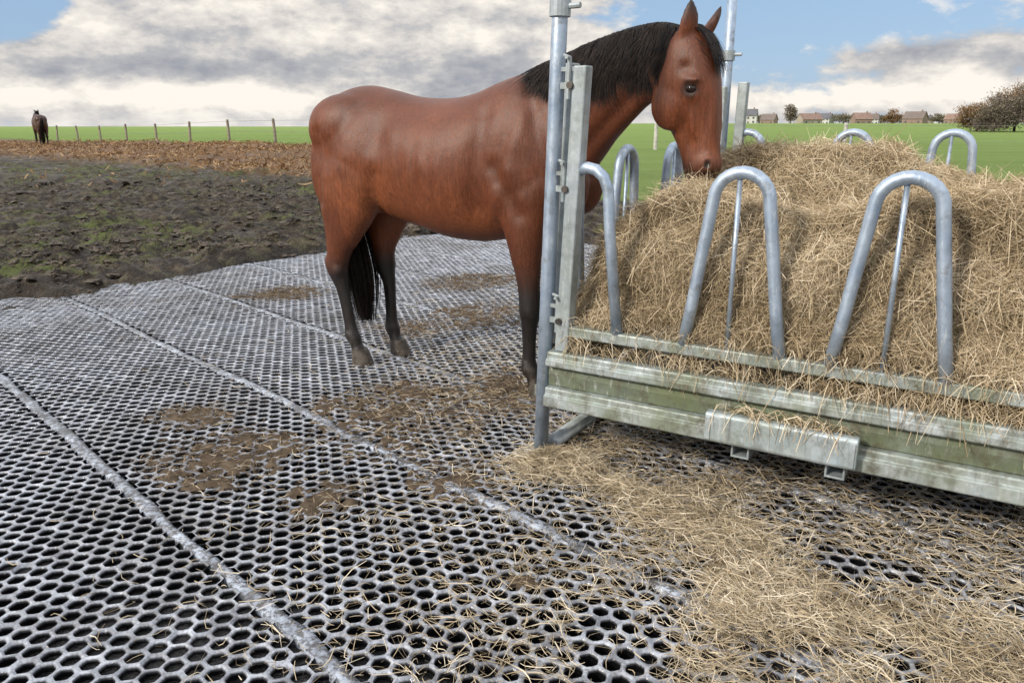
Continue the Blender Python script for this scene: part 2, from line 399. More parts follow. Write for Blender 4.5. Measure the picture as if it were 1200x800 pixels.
# ------------------------------------------------------------------ muck on the mats
gx = np.arange(-4.5, 2.6, .016); gy = np.arange(1.6, 9.6, .016); X, Y = np.meshgrid(gx, gy)
D = np.zeros_like(X)
for px, py, rx, ry, a in [(222, 488, 44, 15, .66), (262, 535, 78, 29, .78), (378, 585, 42, 20, .77), (480, 478, 95, 30, .77), (562, 372, 50, 14, .72), (555, 330, 60, 9, .66),
                          (600, 455, 60, 28, .70), (330, 345, 55, 8, .58), (610, 680, 22, 10, .62), (480, 385, 50, 12, .58), (440, 520, 70, 20, .58), (540, 560, 60, 26, .58)]:
    c = G(px, py); t = FP/proj(c[0], c[1], 0)[2]
    sx = rx/t; sy = abs(G(px, py-ry)[1]-G(px, py+ry)[1])/2
    D = np.maximum(D, a*np.exp(-((X-c[0])/sx)**2-((Y-c[1])/sy)**2))
nz = fbm(X*5, Y*5, 61, 3)*.35+fbm(X*24, Y*24, 65, 4)*.65; H = (D*1.0-.60+(nz-.5)*3.6)*.02
H = np.minimum(H, .008+.02*(fbm(X*22, Y*22, 66, 3)-.35))
Zm = zmat(X, Y)+H
i = (np.arange(len(gy)-1)[:, None]*len(gx)+np.arange(len(gx)-1)[None, :])
keep = ((H[:-1, :-1] > -.002) | (H[1:, 1:] > -.002)) & (D[:-1, :-1] > .16)
i = i[keep]; Q = np.stack([i, i+1, i+len(gx)+1, i+len(gx)], -1)
used, inv = np.unique(Q, return_inverse=True)
V = np.stack([X, Y, Zm], -1).reshape(-1, 3)[used]; Q = inv.reshape(-1, 4)
tint = np.clip(.05+.8*(fbm(V[:, 0]*24, V[:, 1]*24, 63, 4)-.15), 0, 1)
top = np.argwhere((D.ravel() > .22) & (H.ravel() > -.010)).ravel(); pick = rng.choice(top, 11000)
rt = np.stack([X, Y, zmat(X, Y)+np.maximum(H, 0)], -1).reshape(-1, 3)[pick]+rng.normal(size=(11000, 3))*[.05, .05, .002]
SV, SQ, ST = straw(rt, np.tile([0, 0, 1.], (11000, 1)), .015+.045*rng.random(11000), .3, .4, .0032, 3, .008)
me = np_mesh('muck', np.concatenate([V, SV]), np.concatenate([Q, SQ+len(V)])); fattr(me, 'tint', np.concatenate([tint, ST]))
tag(link_mesh('muck', me, M_DUNG), 'brown trodden muck lying in patches on the honeycomb mats', 'muck', kind='stuff')
# ------------------------------------------------------------------ hay feeder
FO = np.array([.14, 3.165]); es = np.array([.853, -.522]); eq = np.array([.522, .853]); LF = 2.65; LQ = 2.36
es3 = np.array([*es, 0.]); eq3 = np.array([*eq, 0.]); ez = np.array([0, 0, 1.])
def F(s, q, z):
    k = .035 if s < .1 else .035*max(0., 1-(s-.1)/.5)
    p = FO+es*(s+k*(1-min(max(q, 0), LQ)/LQ)*(z-.4))+eq*q
    return np.array([p[0], p[1], z])
feeder = empty('hay_feeder', (*FO, 0.), 'galvanised square hay feeder with tombstone hoops, heaped with hay beside the bay horse', 'hay feeder')
PAN = {'front': (lambda s, o, z: F(s, -o, z), 0., LF), 'left': (lambda s, o, z: F(-o, s, z), .05, LQ), 'back': (lambda s, o, z: F(s, LQ+o, z), .12, LF), 'right': (lambda s, o, z: F(LF+o, s, z), .06, LQ)}
def extr(mb, fn, prof, s0, s1, n=2):
    R = [[fn(s, o, z) for o, z in prof] for s in np.linspace(s0, s1, n)]
    mb.rings(R)
HR = .0228
for nm, (fn, dz, LL) in PAN.items():
    mb = MB(); extr(mb, fn, [(-.025, .555), (.025, .555), (.025, .6), (-.025, .6)], .06, LL-.06)
    bevel(mb.build('top_rail', M_SKIRT, feeder), .006)
    mb = MB(); extr(mb, fn, [(-.004, .488), (.044, .488), (.048, .482), (.048, .462), (.060, .455), (.060, .430), (.054, .424), (-.004, .424)], .035, LL-.035)
    bevel(mb.build('upper_rail', M_SKIRT, feeder), .003)
    mb = MB(); extr(mb, fn, [(.000, .422), (.020, .422), (.026, .385), (.020, .332), (.000, .332)], .035, LL-.035)
    bevel(mb.build('recessed_panel', M_PANEL, feeder), .003)
    mb = MB(); extr(mb, fn, [(-.004, .330), (.048, .330), (.052, .325), (.052, .302), (.064, .296), (.064, .250), (.058, .244), (-.004, .244)], .035, LL-.035)
    bevel(mb.build('lower_beam', M_SKIRT, feeder), .003)
    for sp_ in (.09, LL-.09):
        mb = MB(); sl = .02 if sp_ < 1 else 0
        extr2 = [[fn(sp_+du+sl*(z-.5), o, z) for du, o in ((-.03, -.03), (.03, -.03), (.03, .03), (-.03, .03))] for z in (.49, 1.62+dz*.4)]
        mb.rings(extr2); bevel(mb.build('gate_post', M_STEELD, feeder), .006)
    ht = 1.245+dz; za = ht-.1
    for c in ((.79, 1.32, 1.94) if LL == LF else (.78, 1.45)):
        pts = [(c-.18, .595), (c-.155, .75), (c-.125, .97)]+[(c+.1*math.cos(a), za+.1*math.sin(a)) for a in np.linspace(PI, 0, 13)]+[(c+.125, .97), (c+.155, .75), (c+.18, .595)]
        mb = MB(); mb.tube([fn(s, .006, z) for s, z in pts], HR, 14)
        hp = mb.build('hoop', M_STEEL, feeder, smooth=True)
        mb = MB(); mb.tube([fn(c-.012, 0, ht-.01), fn(c-.012, 0, .597)], .0095, 8); mb.build('divider_bar', M_STEEL, hp, smooth=True)
    for sg in (0, 1):
        mp = (lambda s: s) if sg == 0 else (lambda s: LL-s)
        pts = [(.12, ht-.012), (.16, ht), (.2, ht-.008), (.235, ht-.035), (.258, ht-.085), (.275, 1.0), (.33, .595)]
        mb = MB(); mb.tube([fn(mp(s), .006, z) for s, z in pts], HR, 14); mb.build('end_hoop', M_STEEL, feeder, smooth=True)
for s, q in ((0, 0), (LF, 0), (0, LQ), (LF, LQ)):
    mb = MB(); mb.tube([F(s, q, z) for z in (0., .8, 1.6, 2.45)], .031, 18); cpst = mb.build('corner_post', M_STEEL, feeder, smooth=True)
    mb = MB(); mb.tube([F(s, q, 1.80), F(s, q, 1.86)], .041, 18); mb.tube([F(s+.03, q, 1.835), F(s+.085, q, 1.835)], .011, 8)
    mb.build('collar', M_STEELD, cpst)
    mb = MB(); mb.box(F(s, q, .008), es3*.06, eq3*.06, ez*.006); bevel(mb.build('foot_plate', M_STEELD, cpst), .002)
for z in (.62, 1.16, 1.55):
    mb = MB()
    mb.box(F(.048, -.012, z), es3*.03, eq3*.006, ez*.012); mb.box(F(.048, -.012, z+.06), es3*.03, eq3*.006, ez*.008)
    mb.tube([F(.062, -.022, z-.05), F(.062, -.022, z+.10)], .009, 8); mb.tube([F(.062, -.05, z+.10), F(.062, -.02, z+.10), F(.035, -.02, z+.11)], .007, 8)
    h = mb.build('hinge', M_STEELD, feeder)
    mb = MB(); mb.tube([F(.075, -.04, z+.0), F(.075, -.018, z+.0)], .014, 8); mb.build('bolt', M_RUST, h)
for s in (0.0, LF):
    mb = MB(); mb.tube([F(s+.03, .05, .036), F(s+.03, LQ-.05, .036)], .034, 14); mb.build('skid', M_STEELD, feeder, smooth=True)
mb = MB(); mb.box(F(LF/2, LQ/2, .252), es3*(LF/2-.05), eq3*(LQ/2-.05), ez*.008); mb.build('floor_plate', M_STEELD, feeder)
mb = MB(); R = [[F(s, -o, z) for o, z in ((.066, .378), (.100, .378), (.108, .368), (.108, .272), (.100, .262), (.066, .262))] for s in (.745, 1.275)]
mb.rings(R); pl = bevel(mb.build('plate_box', M_PLATE, feeder), .005)
for s in (.76, 1.26):
    mb = MB(); mb.box(F(s, -.109, .318), es3*.009, eq3*.004, ez*.045); bevel(mb.build('plate_lip', M_STEELD, pl), .002)
for s in (.87, 1.205):
    mb = MB()
    for ds in (-.03, .03): mb.box(F(s+ds, -.01, .222), es3*.004, eq3*.04, ez*.022)
    mb.box(F(s, -.01, .20), es3*.034, eq3*.04, ez*.004); bevel(mb.build('fork_bracket', M_STEELD, feeder), .002)
# ------------------------------------------------------------------ hay in the feeder
ns = 210; sv = np.linspace(.05, LF-.05, ns); qv = .03+(LQ-.075)*np.linspace(0, 1, ns)**1.6; S_, Q_ = np.meshgrid(sv, qv)
fb = fbm(S_*2.4, Q_*2.4, 71, 5)
e1 = .14*ss(.0, .1, S_)+.86*ss(-.08, .50, S_+.12*(fbm(Q_*4, Q_*0, 70, 3)-.5)); e2 = .19+.81*ss(.02, .20, Q_+.10*(fbm(S_*4, S_*0, 78, 3)-.5)); e3 = ss(0, .5, LQ-Q_); e4 = ss(0, .5, LF-S_)
A = (.60+.15*np.exp(-(((S_-.95)/.42)**2+((Q_-1.2)/.45)**2)))*(1-.08*ss(1.0, 1.9, S_))-.02*np.exp(-(((S_-.5)/.16)**2+((Q_-.45)/.22)**2))
Hh = .52+A*e1*e2*e3*e4+(fb-.5)*.40*e2*e1+.07*(fbm(S_*8, Q_*8, 69, 3)-.5)*e2
lay = np.sin(Hh*19+fbm(S_*1.8, Q_*1.8, 75, 3)*8)
qd = Q_-.028*lay*ss(.05, .14, Q_)*(1-ss(.3, .6, Q_))-.07*(fbm(S_*5, Hh*6, 73, 3)-.5)*ss(.05, .14, Q_)
sd = S_+.08*(fbm(Q_*5, Hh*5, 74, 3)-.5)
W3 = np.stack([FO[0]+es[0]*(sd+.02)+eq[0]*qd, FO[1]+es[1]*(sd+.02)+eq[1]*qd, Hh], -1).reshape(-1, 3)
i = (np.arange(ns-1)[:, None]*ns+np.arange(ns-1)[None, :]).ravel(); HQ = np.stack([i, i+1, i+ns+1, i+ns], -1)
a_, b_, c_, d_ = [W3[HQ[:, j]] for j in range(4)]
nr = np.cross(c_-a_, d_-b_); area = np.linalg.norm(nr, axis=1); nr = unit(nr)
ctr = (a_+b_+c_+d_)/4; view = unit(np.array([0, 0, 1.4])-ctr)
wgt = area*(.10+np.clip(np.sum(nr*view, 1)+.1, 0, 1))/np.linalg.norm(ctr-np.array([0, 0, 1.4]), axis=1)
NS = 112000; pk = rng.choice(len(HQ), NS, p=wgt/wgt.sum())
uu = rng.random((NS, 1)); vv = rng.random((NS, 1))
rt = (a_[pk]*(1-uu)+b_[pk]*uu)*(1-vv)+(d_[pk]*(1-uu)+c_[pk]*uu)*vv
Ls = .06+.20*rng.random(NS)**1.5
qq = (rt[:, 0]-FO[0])*eq[0]+(rt[:, 1]-FO[1])*eq[1]
Ls = np.where(qq < .10, np.minimum(Ls, .16), Ls)
stray = rng.random((NS, 1)) < .07
SV, SQ, ST = straw(rt, nr[pk], Ls, np.where(stray, 1.2, .28), .65, .0023, 4, .04, .14)
clump = np.repeat(fbm(rt[:, 0]*6+rt[:, 2]*5, rt[:, 1]*6+rt[:, 2]*7, 77, 3), 8)
ST = np.clip(.10+ST*.65+(clump-.35)*.7, 0, 1)
ctint = np.clip(.08+.35*fbm(W3[:, 0]*20, W3[:, 2]*20+W3[:, 1]*9, 76, 4), 0, 1)  # core tinted darker than the straws, painting deep shadow between them
NW = 5200; s = rng.uniform(.1, 1.95, NW); den = fbm(s*5, s*0, 79, 3)
rw = np.array([F(a, rng.uniform(-.03, .08), rng.choice([.495, .505, .52, .535, .55, .605, .625])) for a in s])
k2 = rng.random(NW) < .03; rw[k2] = np.array([F(rng.uniform(.78, 1.25), rng.uniform(-.1, -.06), .382+.015*rng.random()) for _ in range(k2.sum())])
kd = (rng.random(NW) < ss(.3, .6, den)+.3) | k2; rw = rw[kd]; NW = len(rw)
WV, WQ, WT = straw(rw, np.tile([0, 0, 1.], (NW, 1)), .05+.13*rng.random(NW), .35, .5, .0024, 5, .025, .45)
n0 = len(W3); n1_ = n0+len(SV)
me = np_mesh('hay_heap', np.concatenate([W3, SV, WV]), np.concatenate([HQ, SQ+n0, WQ+n1_])); fattr(me, 'tint', np.concatenate([ctint, ST, WT]))
tag(link_mesh('hay_heap', me, M_HAY, org=(*F(LF/2, LQ/2, .26)[:2], .26)), 'big loose heap of dry hay filling the metal feeder', 'hay', kind='stuff')
# ------------------------------------------------------------------ loose hay on the mats
cl = np.array([(.12, 3.08), (.32, 2.86), (.55, 2.53), (.72, 2.23), (.88, 1.96), (1.12, 1.72), (1.45, 1.54)])
def dens(x, y):
    x = x+.16*(fbm(x*2.6, y*2.6, 88, 3)-.5)*2; y = y+.16*(fbm(x*2.6, y*2.6, 89, 3)-.5)*2
    d = np.full(np.shape(x), 9.)
    for a in range(len(cl)-1):
        p, q = cl[a], cl[a+1]; v = q-p; t = np.clip(((x-p[0])*v[0]+(y-p[1])*v[1])/np.dot(v, v), 0, 1)
        wd = np.interp(a+t, [0, 2, 4, 6], [.18, .34, .48, .52])
        d = np.minimum(d, np.hypot(x-p[0]-t*v[0], y-p[1]-t*v[1])/wd)
    return np.exp(-d**1.7)
def heap(x, y): return np.clip((dens(x, y)-.3+(fbm(x*5, y*5, 81, 4)-.5)*1.3)*.08, 0, .055)
N = 270000; x = rng.uniform(-1.2, 2.2, N); y = rng.uniform(1.3, 3.9, N); p = dens(x, y)
pf_ = np.clip(p*.60*ss(.32, .68, fbm(x*4, y*4, 85, 5)+.32*(p-.4)), 0, 1)+.010*np.exp(-np.hypot(x-.5, y-2.4)/.8)
kk = rng.random(N) < pf_
x = x[kk]; y = y[kk]
r1 = np.stack([x, y, zmat(x, y)+heap(x, y)*rng.random(len(x))+.004], -1)
N2 = 7500; sx = rng.uniform(-.1, 2.2, N2); sq = np.abs(rng.normal(size=N2))*.45-.2; k = rng.random(N2) < ss(.3, .6, fbm(sx*3, sq*3, 90, 4)); sx = sx[k]; sq = sq[k]; r2 = np.stack([FO[0]+es[0]*sx+eq[0]*sq, FO[1]+es[1]*sx+eq[1]*sq, .006+0*sx], -1)
N3 = 2600; px = 680-np.abs(rng.normal(size=N3))*200; py = rng.uniform(300, 800, N3); r3 = np.array([G(a, b, .006) for a, b in zip(px, py)])
N4 = 2200; c4 = G(560, 440); r4 = np.stack([c4[0]+rng.normal(size=N4)*.45, c4[1]+rng.normal(size=N4)*.8, .008+0*np.arange(N4)], -1)
rt = np.concatenate([r1, r2, r3, r4]); n = len(rt)
Lh = .02+.135*rng.random(n)**1.5
Lh[len(r1):] *= .75
SV, SQ, ST = straw(rt, np.tile([0, 0, 1.], (n, 1)), Lh, .24, .6, .0022, 4, .026)
ST = np.clip(.10+ST*.8+.5*(np.repeat(fbm(rt[:, 0]*5, rt[:, 1]*5, 87, 3), 8)-.35), 0, 1)
me = np_mesh('loose_hay', SV, SQ); fattr(me, 'tint', ST)
tag(link_mesh('loose_hay', me, M_HAYW), 'loose hay spilled over the mats in front of and under the feeder', 'hay', kind='stuff')
# clods, grass blades and litter in the mud
gl = np.array([[a, b, c] for a in (-1, 0, 1) for b in (-1, 0, 1) for c in (-1, 0, 1) if (a, b, c) != (0, 0, 0)], float)
key = {tuple(v): j for j, v in enumerate(gl)}; cq = []
for ax_ in range(3):
    for sg in (-1, 1):
        for p in (-1, 0):
            for q in (-1, 0):
                f4 = []
                for dp_, dq in ((0, 0), (1, 0), (1, 1), (0, 1)):
                    v = [0, 0, 0]; v[ax_] = sg; v[(ax_+1) % 3] = p+dp_; v[(ax_+2) % 3] = q+dq; f4.append(key[tuple(map(float, v))])
                cq.append(f4 if sg > 0 else f4[::-1])
cq = np.array(cq); cs_ = unit(gl)
N = 15000; yy_ = 5.6+14*rng.random(N)**1.3; x = rng.uniform(-1, .12, N)*yy_*.78; zt, mmk, dg, pd = terrain(x, yy_)
k = (mmk < .7) & (pd > .5) & (rng.random(N) < ss(.33, .58, fbm(x*.9, yy_*.9, 48, 3))); x, y, zt = x[k], yy_[k], zt[k]; N = len(x)
sz = (.008+.05*rng.random(N)**3)*(.7+.05*y)
P = cs_[None]*(.4+1.0*rng.random((N, 26, 1)))*sz[:, None, None]*(np.array([1, 1, .5])*(.6+.8*rng.random((N, 1, 3))))
P = P+np.stack([x, y, zt+sz*.08], -1)[:, None, :]
me = np_mesh('mud_clods', P.reshape(-1, 3), (np.arange(N)[:, None, None]*26+cq[None]).reshape(-1, 4))
tag(link_mesh('mud_clods', me, M_CLOD, smooth=False), 'dark trodden mud clods covering the paddock left of the mats', 'mud', kind='stuff')
N = 110000; x = rng.uniform(-14, 0, N); y = rng.uniform(5.5, 24, N)
zt, mmk, dg, pd = terrain(x, y)
gm = ss(.51, .63, fbm(x*1.3, y*1.3, 44, 5))*.6+.45*np.exp(-(((x+5.2)/2.2)**2+((y-8.3)/1.2)**2))*ss(.4, .55, fbm(x*2, y*2, 47, 3))
k = (rng.random(N) < gm) & (mmk < .3); x, y, zt = x[k], y[k], zt[k]; N = len(x)
d = unit(rng.normal(size=(N, 3))*[.8, .8, .25]+[0, 0, .6]); L = .03+.08*rng.random(N)
t = np.linspace(0, 1, 3); P = np.stack([x, y, zt-.01], -1)[:, None, :]+d[:, None, :]*L[:, None, None]*t[None, :, None]
P[..., 2] -= (t**2)[None, :]*L[:, None]*.35
Wd = np.tile([.009, .007, .001], (N, 1)); V, Q = ribbons(P, Wd, unit(rng.normal(size=(N, 3))*[1, 1, .1]))
me = np_mesh('grass', V, Q); fattr(me, 'tint', np.repeat(rng.random(N), 6))
tag(link_mesh('grass', me, M_GRASSB), 'sparse short grass blades poking from the dark mud', 'grass', kind='stuff')
N = 30000; x = rng.uniform(-32, -1, N); y = rng.uniform(17, 46, N); zt, mmk, dg, pd = terrain(x, y)
k = (rng.random(N) < (dg+.05*pd)*(.3+fbm(x*.5, y*.5, 46, 3))); x, y, zt = x[k], y[k], zt[k]; N = len(x)
SV, SQ, ST = straw(np.stack([x, y, zt+.02], -1), np.tile([0, 0, 1.], (N, 1)), .08+.25*rng.random(N), .6, .6, .03, 3, .10)
me = np_mesh('litter', SV, SQ); fattr(me, 'tint', ST)
tag(link_mesh('litter', me, M_LITTER), 'rough brown straw litter spread along the far side of the mud', 'litter', kind='stuff')
# ------------------------------------------------------------------ horse
TH = math.radians(-31); h3 = np.array([math.cos(TH), math.sin(TH), 0]); l3 = np.array([-math.sin(TH), math.cos(TH), 0]); HO = np.array([-.855, 4.63, 0])
def T(a, b, z): return HO+h3*a+l3*b+ez*z
YW = math.radians(-43); fv = np.array([math.cos(YW), math.sin(YW), 0]); lv = np.array([-math.sin(YW), math.cos(YW), 0]); HPt = np.array([.77, 3.45, 0])
def Hd(f, l, z): return HPt+fv*f+lv*l+ez*z
def crom(P, sub):
    P = np.array(P, float); n = len(P); out = []
    for i in range(n-1):
        p0 = P[max(i-1, 0)]; p1 = P[i]; p2 = P[i+1]; p3 = P[min(i+2, n-1)]
        for k in range(sub):
            t = k/sub
            out.append(.5*((2*p1)+(-p0+p2)*t+(2*p0-5*p1+4*p2-p3)*t*t+(-p0+3*p1-3*p2+p3)*t**3))
    out.append(P[-1]); return out
def loft(mb, P, fn, sub=6, seg=56, pw=1.0):
    R = []
    for p in crom(P, sub):
        c, u, v = fn(p); r = []
        for j in range(seg):
            th = 2*PI*j/seg; cc, s_ = math.cos(th), math.sin(th)
            r.append(c+u*cc+v*s_)
        R.append(r)
    mb.rings(R)
hb = MB()
trunk = [(-.335, 1.30, 1.12, .05), (-.31, 1.42, 1.04, .12), (-.235, 1.53, .97, .19), (-.115, 1.595, .94, .242), (.05, 1.622, .92, .268), (.23, 1.595, .885, .258), (.44, 1.553, .84, .272), (.64, 1.545, .80, .292),
         (.81, 1.575, .795, .282), (.96, 1.625, .815, .252), (1.12, 1.655, .85, .225), (1.26, 1.60, .91, .21), (1.38, 1.44, 1.02, .18), (1.46, 1.3, 1.12, .08)]
loft(hb, trunk, lambda p: (T(p[0], 0, (p[1]+p[2])/2), l3*p[3], ez*(p[1]-p[2])/2))
NECK = [(1.06, 1.60, 1.30, .98, .19, 0), (1.18, 1.68, 1.41, 1.10, .17, -.005), (1.33, 1.728, 1.50, 1.22, .145, -.02), (1.5, 1.775, 1.60, 1.33, .115, -.06), (1.68, 1.81, 1.70, 1.42, .098, -.10), (1.84, 1.82, 1.79, 1.49, .09, -.135), (1.96, 1.79, 1.86, 1.52, .085, -.16)]
def nk(p):
    cr = T(p[0], p[5], p[1]); bt = T(p[2], p[5], p[3]); return (cr+bt)/2, l3*p[4], (cr-bt)/2
loft(hb, NECK, nk)
HEAD = [(-.03, 1.80, .04, .04), (-.03, 1.775, .073, .074), (-.03, 1.73, .102, .097), (-.022, 1.65, .131, .110), (-.024, 1.55, .155, .109), (-.008, 1.46, .144, .085), (.028, 1.375, .115, .063), (.056, 1.29, .095, .057), (.070, 1.235, .090, .062), (.066, 1.195, .079, .056), (.060, 1.174, .056, .042), (.056, 1.164, .028, .02)]
loft(hb, HEAD, lambda p: (Hd(p[0], 0, p[1]), fv*p[2], lv*p[3]))
for sd in (-1, 1):      # cheek, brow, facial crest, nostril rim, ears
    hb.ell(Hd(-.06, sd*.068, 1.49), fv*.098, lv*.045, ez*.112)
    hb.ell(Hd(.045, sd*.092, 1.585), fv*.042, lv*.026, ez*.015)
    hb.ell(Hd(.04, sd*.088, 1.52), fv*.035, lv*.018, ez*.012)
    hb.ell(Hd(.05, sd*.062, 1.435), fv*.013, lv*.024, ez*.085)
    hb.ell(Hd(.118, sd*.022, 1.40), fv*.022, lv*.022, ez*.16)
    hb.ell(Hd(.112, sd*.042, 1.245), fv*.036, lv*.026, ez*.038)
    tip = Hd(.012, -.072, 1.905) if sd < 0 else Hd(.05, .118, 1.895)
    b0 = Hd(-.02, sd*.058, 1.74); R = []
    for t_, ru, rv_ in ((0, .034, .028), (.2, .04, .028), (.45, .043, .024), (.7, .034, .018), (.9, .017, .011), (1, .005, .005)):
        c = b0+(tip-b0)*t_+fv*.012*math.sin(t_*PI)
        du = unit(fv*.55-lv*.84*sd); dv = unit(np.cross(du, tip-b0))
        R.append([c+du*ru*math.cos(2*PI*j/14)+dv*rv_*math.sin(2*PI*j/14) for j in range(14)])
    hb.rings(R)
def leg(P): loft(hb, P, lambda p: (T(p[0], p[1], p[2]), h3*p[3], l3*p[4]), seg=32)
def hind(sd, da, db, sh):
    bs_ = lambda x: sd*(x)+db
    fx_ = lambda z: .065*min(1., z/.9)-.03*max(0., 1-z/.5)
    P = [(-.03, bs_(.10), 1.44, .23, .10), (-.05, bs_(.13), 1.24, .275, .13), (-.05, bs_(.145), 1.09, .265, .128), (-.07+sh*.1, bs_(.15), .97, .225, .115), (-.10+sh*.25, bs_(.15), .86, .168, .095), (-.137+sh*.5, bs_(.149), .755, .12, .076), (-.168+sh*.75, bs_(.147), .665, .084, .058),
         (-.188+sh, bs_(.145), .59, .078, .056), (-.172+sh, bs_(.145), .53, .064, .05), (-.142+sh, bs_(.145), .46, .047, .038), (-.10+sh*.8, bs_(.145), .34, .040, .033), (-.062+sh*.6, bs_(.145), .22, .042, .035), (-.042+sh*.5, bs_(.145), .165, .054, .045),
         (-.01+sh*.4, bs_(.145), .115, .041, .038), (.022+sh*.4, bs_(.145), .075, .052, .048), (.03+sh*.4, bs_(.145), .05, .053, .049)]
    P = [(a+da+fx_(z), b, z, ra, rb) for a, b, z, ra, rb in P]; leg(P)
    hb.ell(T(-.245+da+sh+fx_(.605), bs_(.145), .61), h3*.036, l3*.03, ez*.06)
    hb.ell(T(-.16+da+sh+fx_(.605), bs_(.175), .57), h3*.04, l3*.03, ez*.05)
    hb.ell(T(-.03, sd*.12, 1.38), h3*.265, l3*.142, ez*.20)
    hb.ell(T(-.195, sd*.105, 1.16), h3*.115, l3*.108, ez*.26)
    return T(.04+da+sh*.4+fx_(0), bs_(.145), 0)
def fore(sd, da):
    P = [(1.19, sd*.10, 1.3, .19, .08), (1.17, sd*.13, 1.1, .165, .10), (1.155, sd*.14, .97, .138, .088), (1.16, sd*.14, .85, .108, .076), (1.17, sd*.138, .72, .08, .062), (1.18, sd*.136, .6, .062, .053), (1.188, sd*.135, .52, .061, .057), (1.19, sd*.135, .465, .06, .058), (1.186, sd*.135, .40, .046, .043),
         (1.184, sd*.135, .30, .039, .033), (1.184, sd*.135, .2, .041, .034), (1.19, sd*.135, .155, .053, .044), (1.213, sd*.135, .105, .040, .037), (1.235, sd*.135, .07, .052, .048), (1.24, sd*.135, .05, .053, .049)]
    P = [(a+da*(1-z/1.3), b, z, ra, rb) for a, b, z, ra, rb in P]; leg(P)
    hb.ell(T(1.13, sd*.135, 1.2), h3*.18, l3*.105, ez*.29)
    hb.ell(T(1.03, sd*.135, 1.08), h3*.14, l3*.10, ez*.16)
    hb.ell(T(1.36, sd*.085, 1.12), h3*.12, l3*.10, ez*.16)
    return T(1.25+da, sd*.135, 0)
hooves = [hind(-1, 0, 0, 0), hind(1, .02, 0, .10), fore(-1, 0), fore(1, .05)]
tmp = bpy.data.objects.new('tmp', hb.mesh('tmp')); COL.objects.link(tmp)
rm = tmp.modifiers.new('r', 'REMESH'); rm.mode = 'VOXEL'; rm.voxel_size = .0105
sm = tmp.modifiers.new('s', 'SMOOTH'); sm.factor = .5; sm.iterations = 12
dgp = bpy.context.evaluated_depsgraph_get(); dgp.update()
bm_ = bpy.data.meshes.new_from_object(tmp.evaluated_get(dgp)); bm_.name = 'body'
bpy.data.objects.remove(tmp)
HORG = (HO+h3*.62)*np.array([1, 1, 0])
horse = empty('horse', HORG, 'bay horse with black mane and black legs standing on the mats, eating from the feeder', 'horse')
n = len(bm_.vertices); co = np.empty(n*3, np.float32); bm_.vertices.foreach_get('co', co); co = co.reshape(-1, 3).astype(float)
no = np.empty(n*3, np.float32); bm_.vertices.foreach_get('normal', no); no = no.reshape(-1, 3).astype(float)
rel = co-HO; A_ = rel@h3; B_ = rel@l3; Z_ = co[:, 2]
hr = co-HPt; HF = hr@fv; HL = hr@lv
ishead = (A_ > 1.8) & (Z_ > 1.1)
def gs(a0, z0, sa, sz): return np.exp(-((A_-a0)/sa)**2-((Z_-z0)/sz)**2)
def seg(a0, z0, a1, z1, w):
    vx, vz = a1-a0, z1-z0; t = np.clip(((A_-a0)*vx+(Z_-z0)*vz)/(vx*vx+vz*vz), 0, 1)
    return np.exp(-(((A_-a0-t*vx)**2+(Z_-z0-t*vz)**2)/w**2))
dsp = -.026*gs(.28, 1.34, .09, .12)-.018*seg(.95, 1.44, .93, 1.0, .055)-.018*seg(1.17, 1.58, 1.33, 1.18, .042)+.014*gs(1.08, 1.12, .09, .1)
dsp += -.014*seg(1.03, 1.2, 1.17, .98, .042)-.016*seg(-.15, 1.36, -.17, .98, .042)-.018*seg(.26, 1.14, .19, .95, .045)+.014*gs(.06, 1.2, .12, .14)-.011*seg(.1, 1.5, -.06, 1.2, .055)
dsp += -.016*seg(1.76, 1.56, 1.42, 1.25, .035)-.009*seg(1.3, 1.5, 1.7, 1.66, .05)+.0028*np.sin(A_*62+Z_*6)*gs(.62, 1.12, .22, .2)-.007*seg(.95, 1.5, .3, 1.46, .06)+.009*seg(1.2, 1.55, 1.12, 1.2, .045)
dsp = np.where(ishead | (Z_ < .85), 0, dsp*np.clip(np.abs(B_)/.08, 0, 1))
dsp += np.where(Z_ > .7, .005*(fbm(A_*5+B_*3, Z_*5+B_*4, 91, 4)-.5)*2, 0)
hd_ = -.012*np.exp(-((HF-.005)/.03)**2-((Z_-1.42)/.05)**2)-.010*np.exp(-((HF-.035)/.03)**2-((Z_-1.33)/.05)**2)-.010*np.exp(-((HF-.02)/.025)**2-((Z_-1.635)/.025)**2)-.010*np.exp(-((HF-.10)/.06)**2-((Z_-1.20)/.007)**2)
dn1 = np.minimum(np.sqrt((HF-.13)**2+(HL-.062)**2+((Z_-1.245)/1.4)**2), np.sqrt((HF-.13)**2+(HL+.062)**2+((Z_-1.245)/1.4)**2))
dsp = np.where(ishead, hd_*np.clip(np.abs(HL)/.03, 0, 1)-.014*ss(.022, .008, dn1), dsp)
dsp += np.where((Z_ < .44) & (Z_ > .2), -.006*np.clip(1-np.abs((no@h3)+.1)*3, 0, 1), 0)
bm_.vertices.foreach_set('co', (co+no*dsp[:, None]).astype(np.float32).ravel()); bm_.update()
dark = np.where(A_ < .6, ss(.74, .52, Z_+.35*np.clip(-(A_+.08), -.1, .12)), ss(.78, .52, Z_))
dark = np.maximum(dark, np.where(ishead, .8*ss(1.29, 1.19, Z_), 0))
for sd in (-1, 1):
    de = np.sqrt((HF-.045)**2+(HL-sd*.097)**2+(Z_-1.55)**2); dark = np.maximum(dark, np.where(ishead, .75*ss(.05, .026, de), 0))
dark = np.maximum(dark, np.where(ishead, ss(.024, .012, dn1), 0))
dark = np.maximum(dark, np.where(Z_ > 1.8, np.where(ishead, .85*ss(1.78, 1.88, Z_), 0), 0))
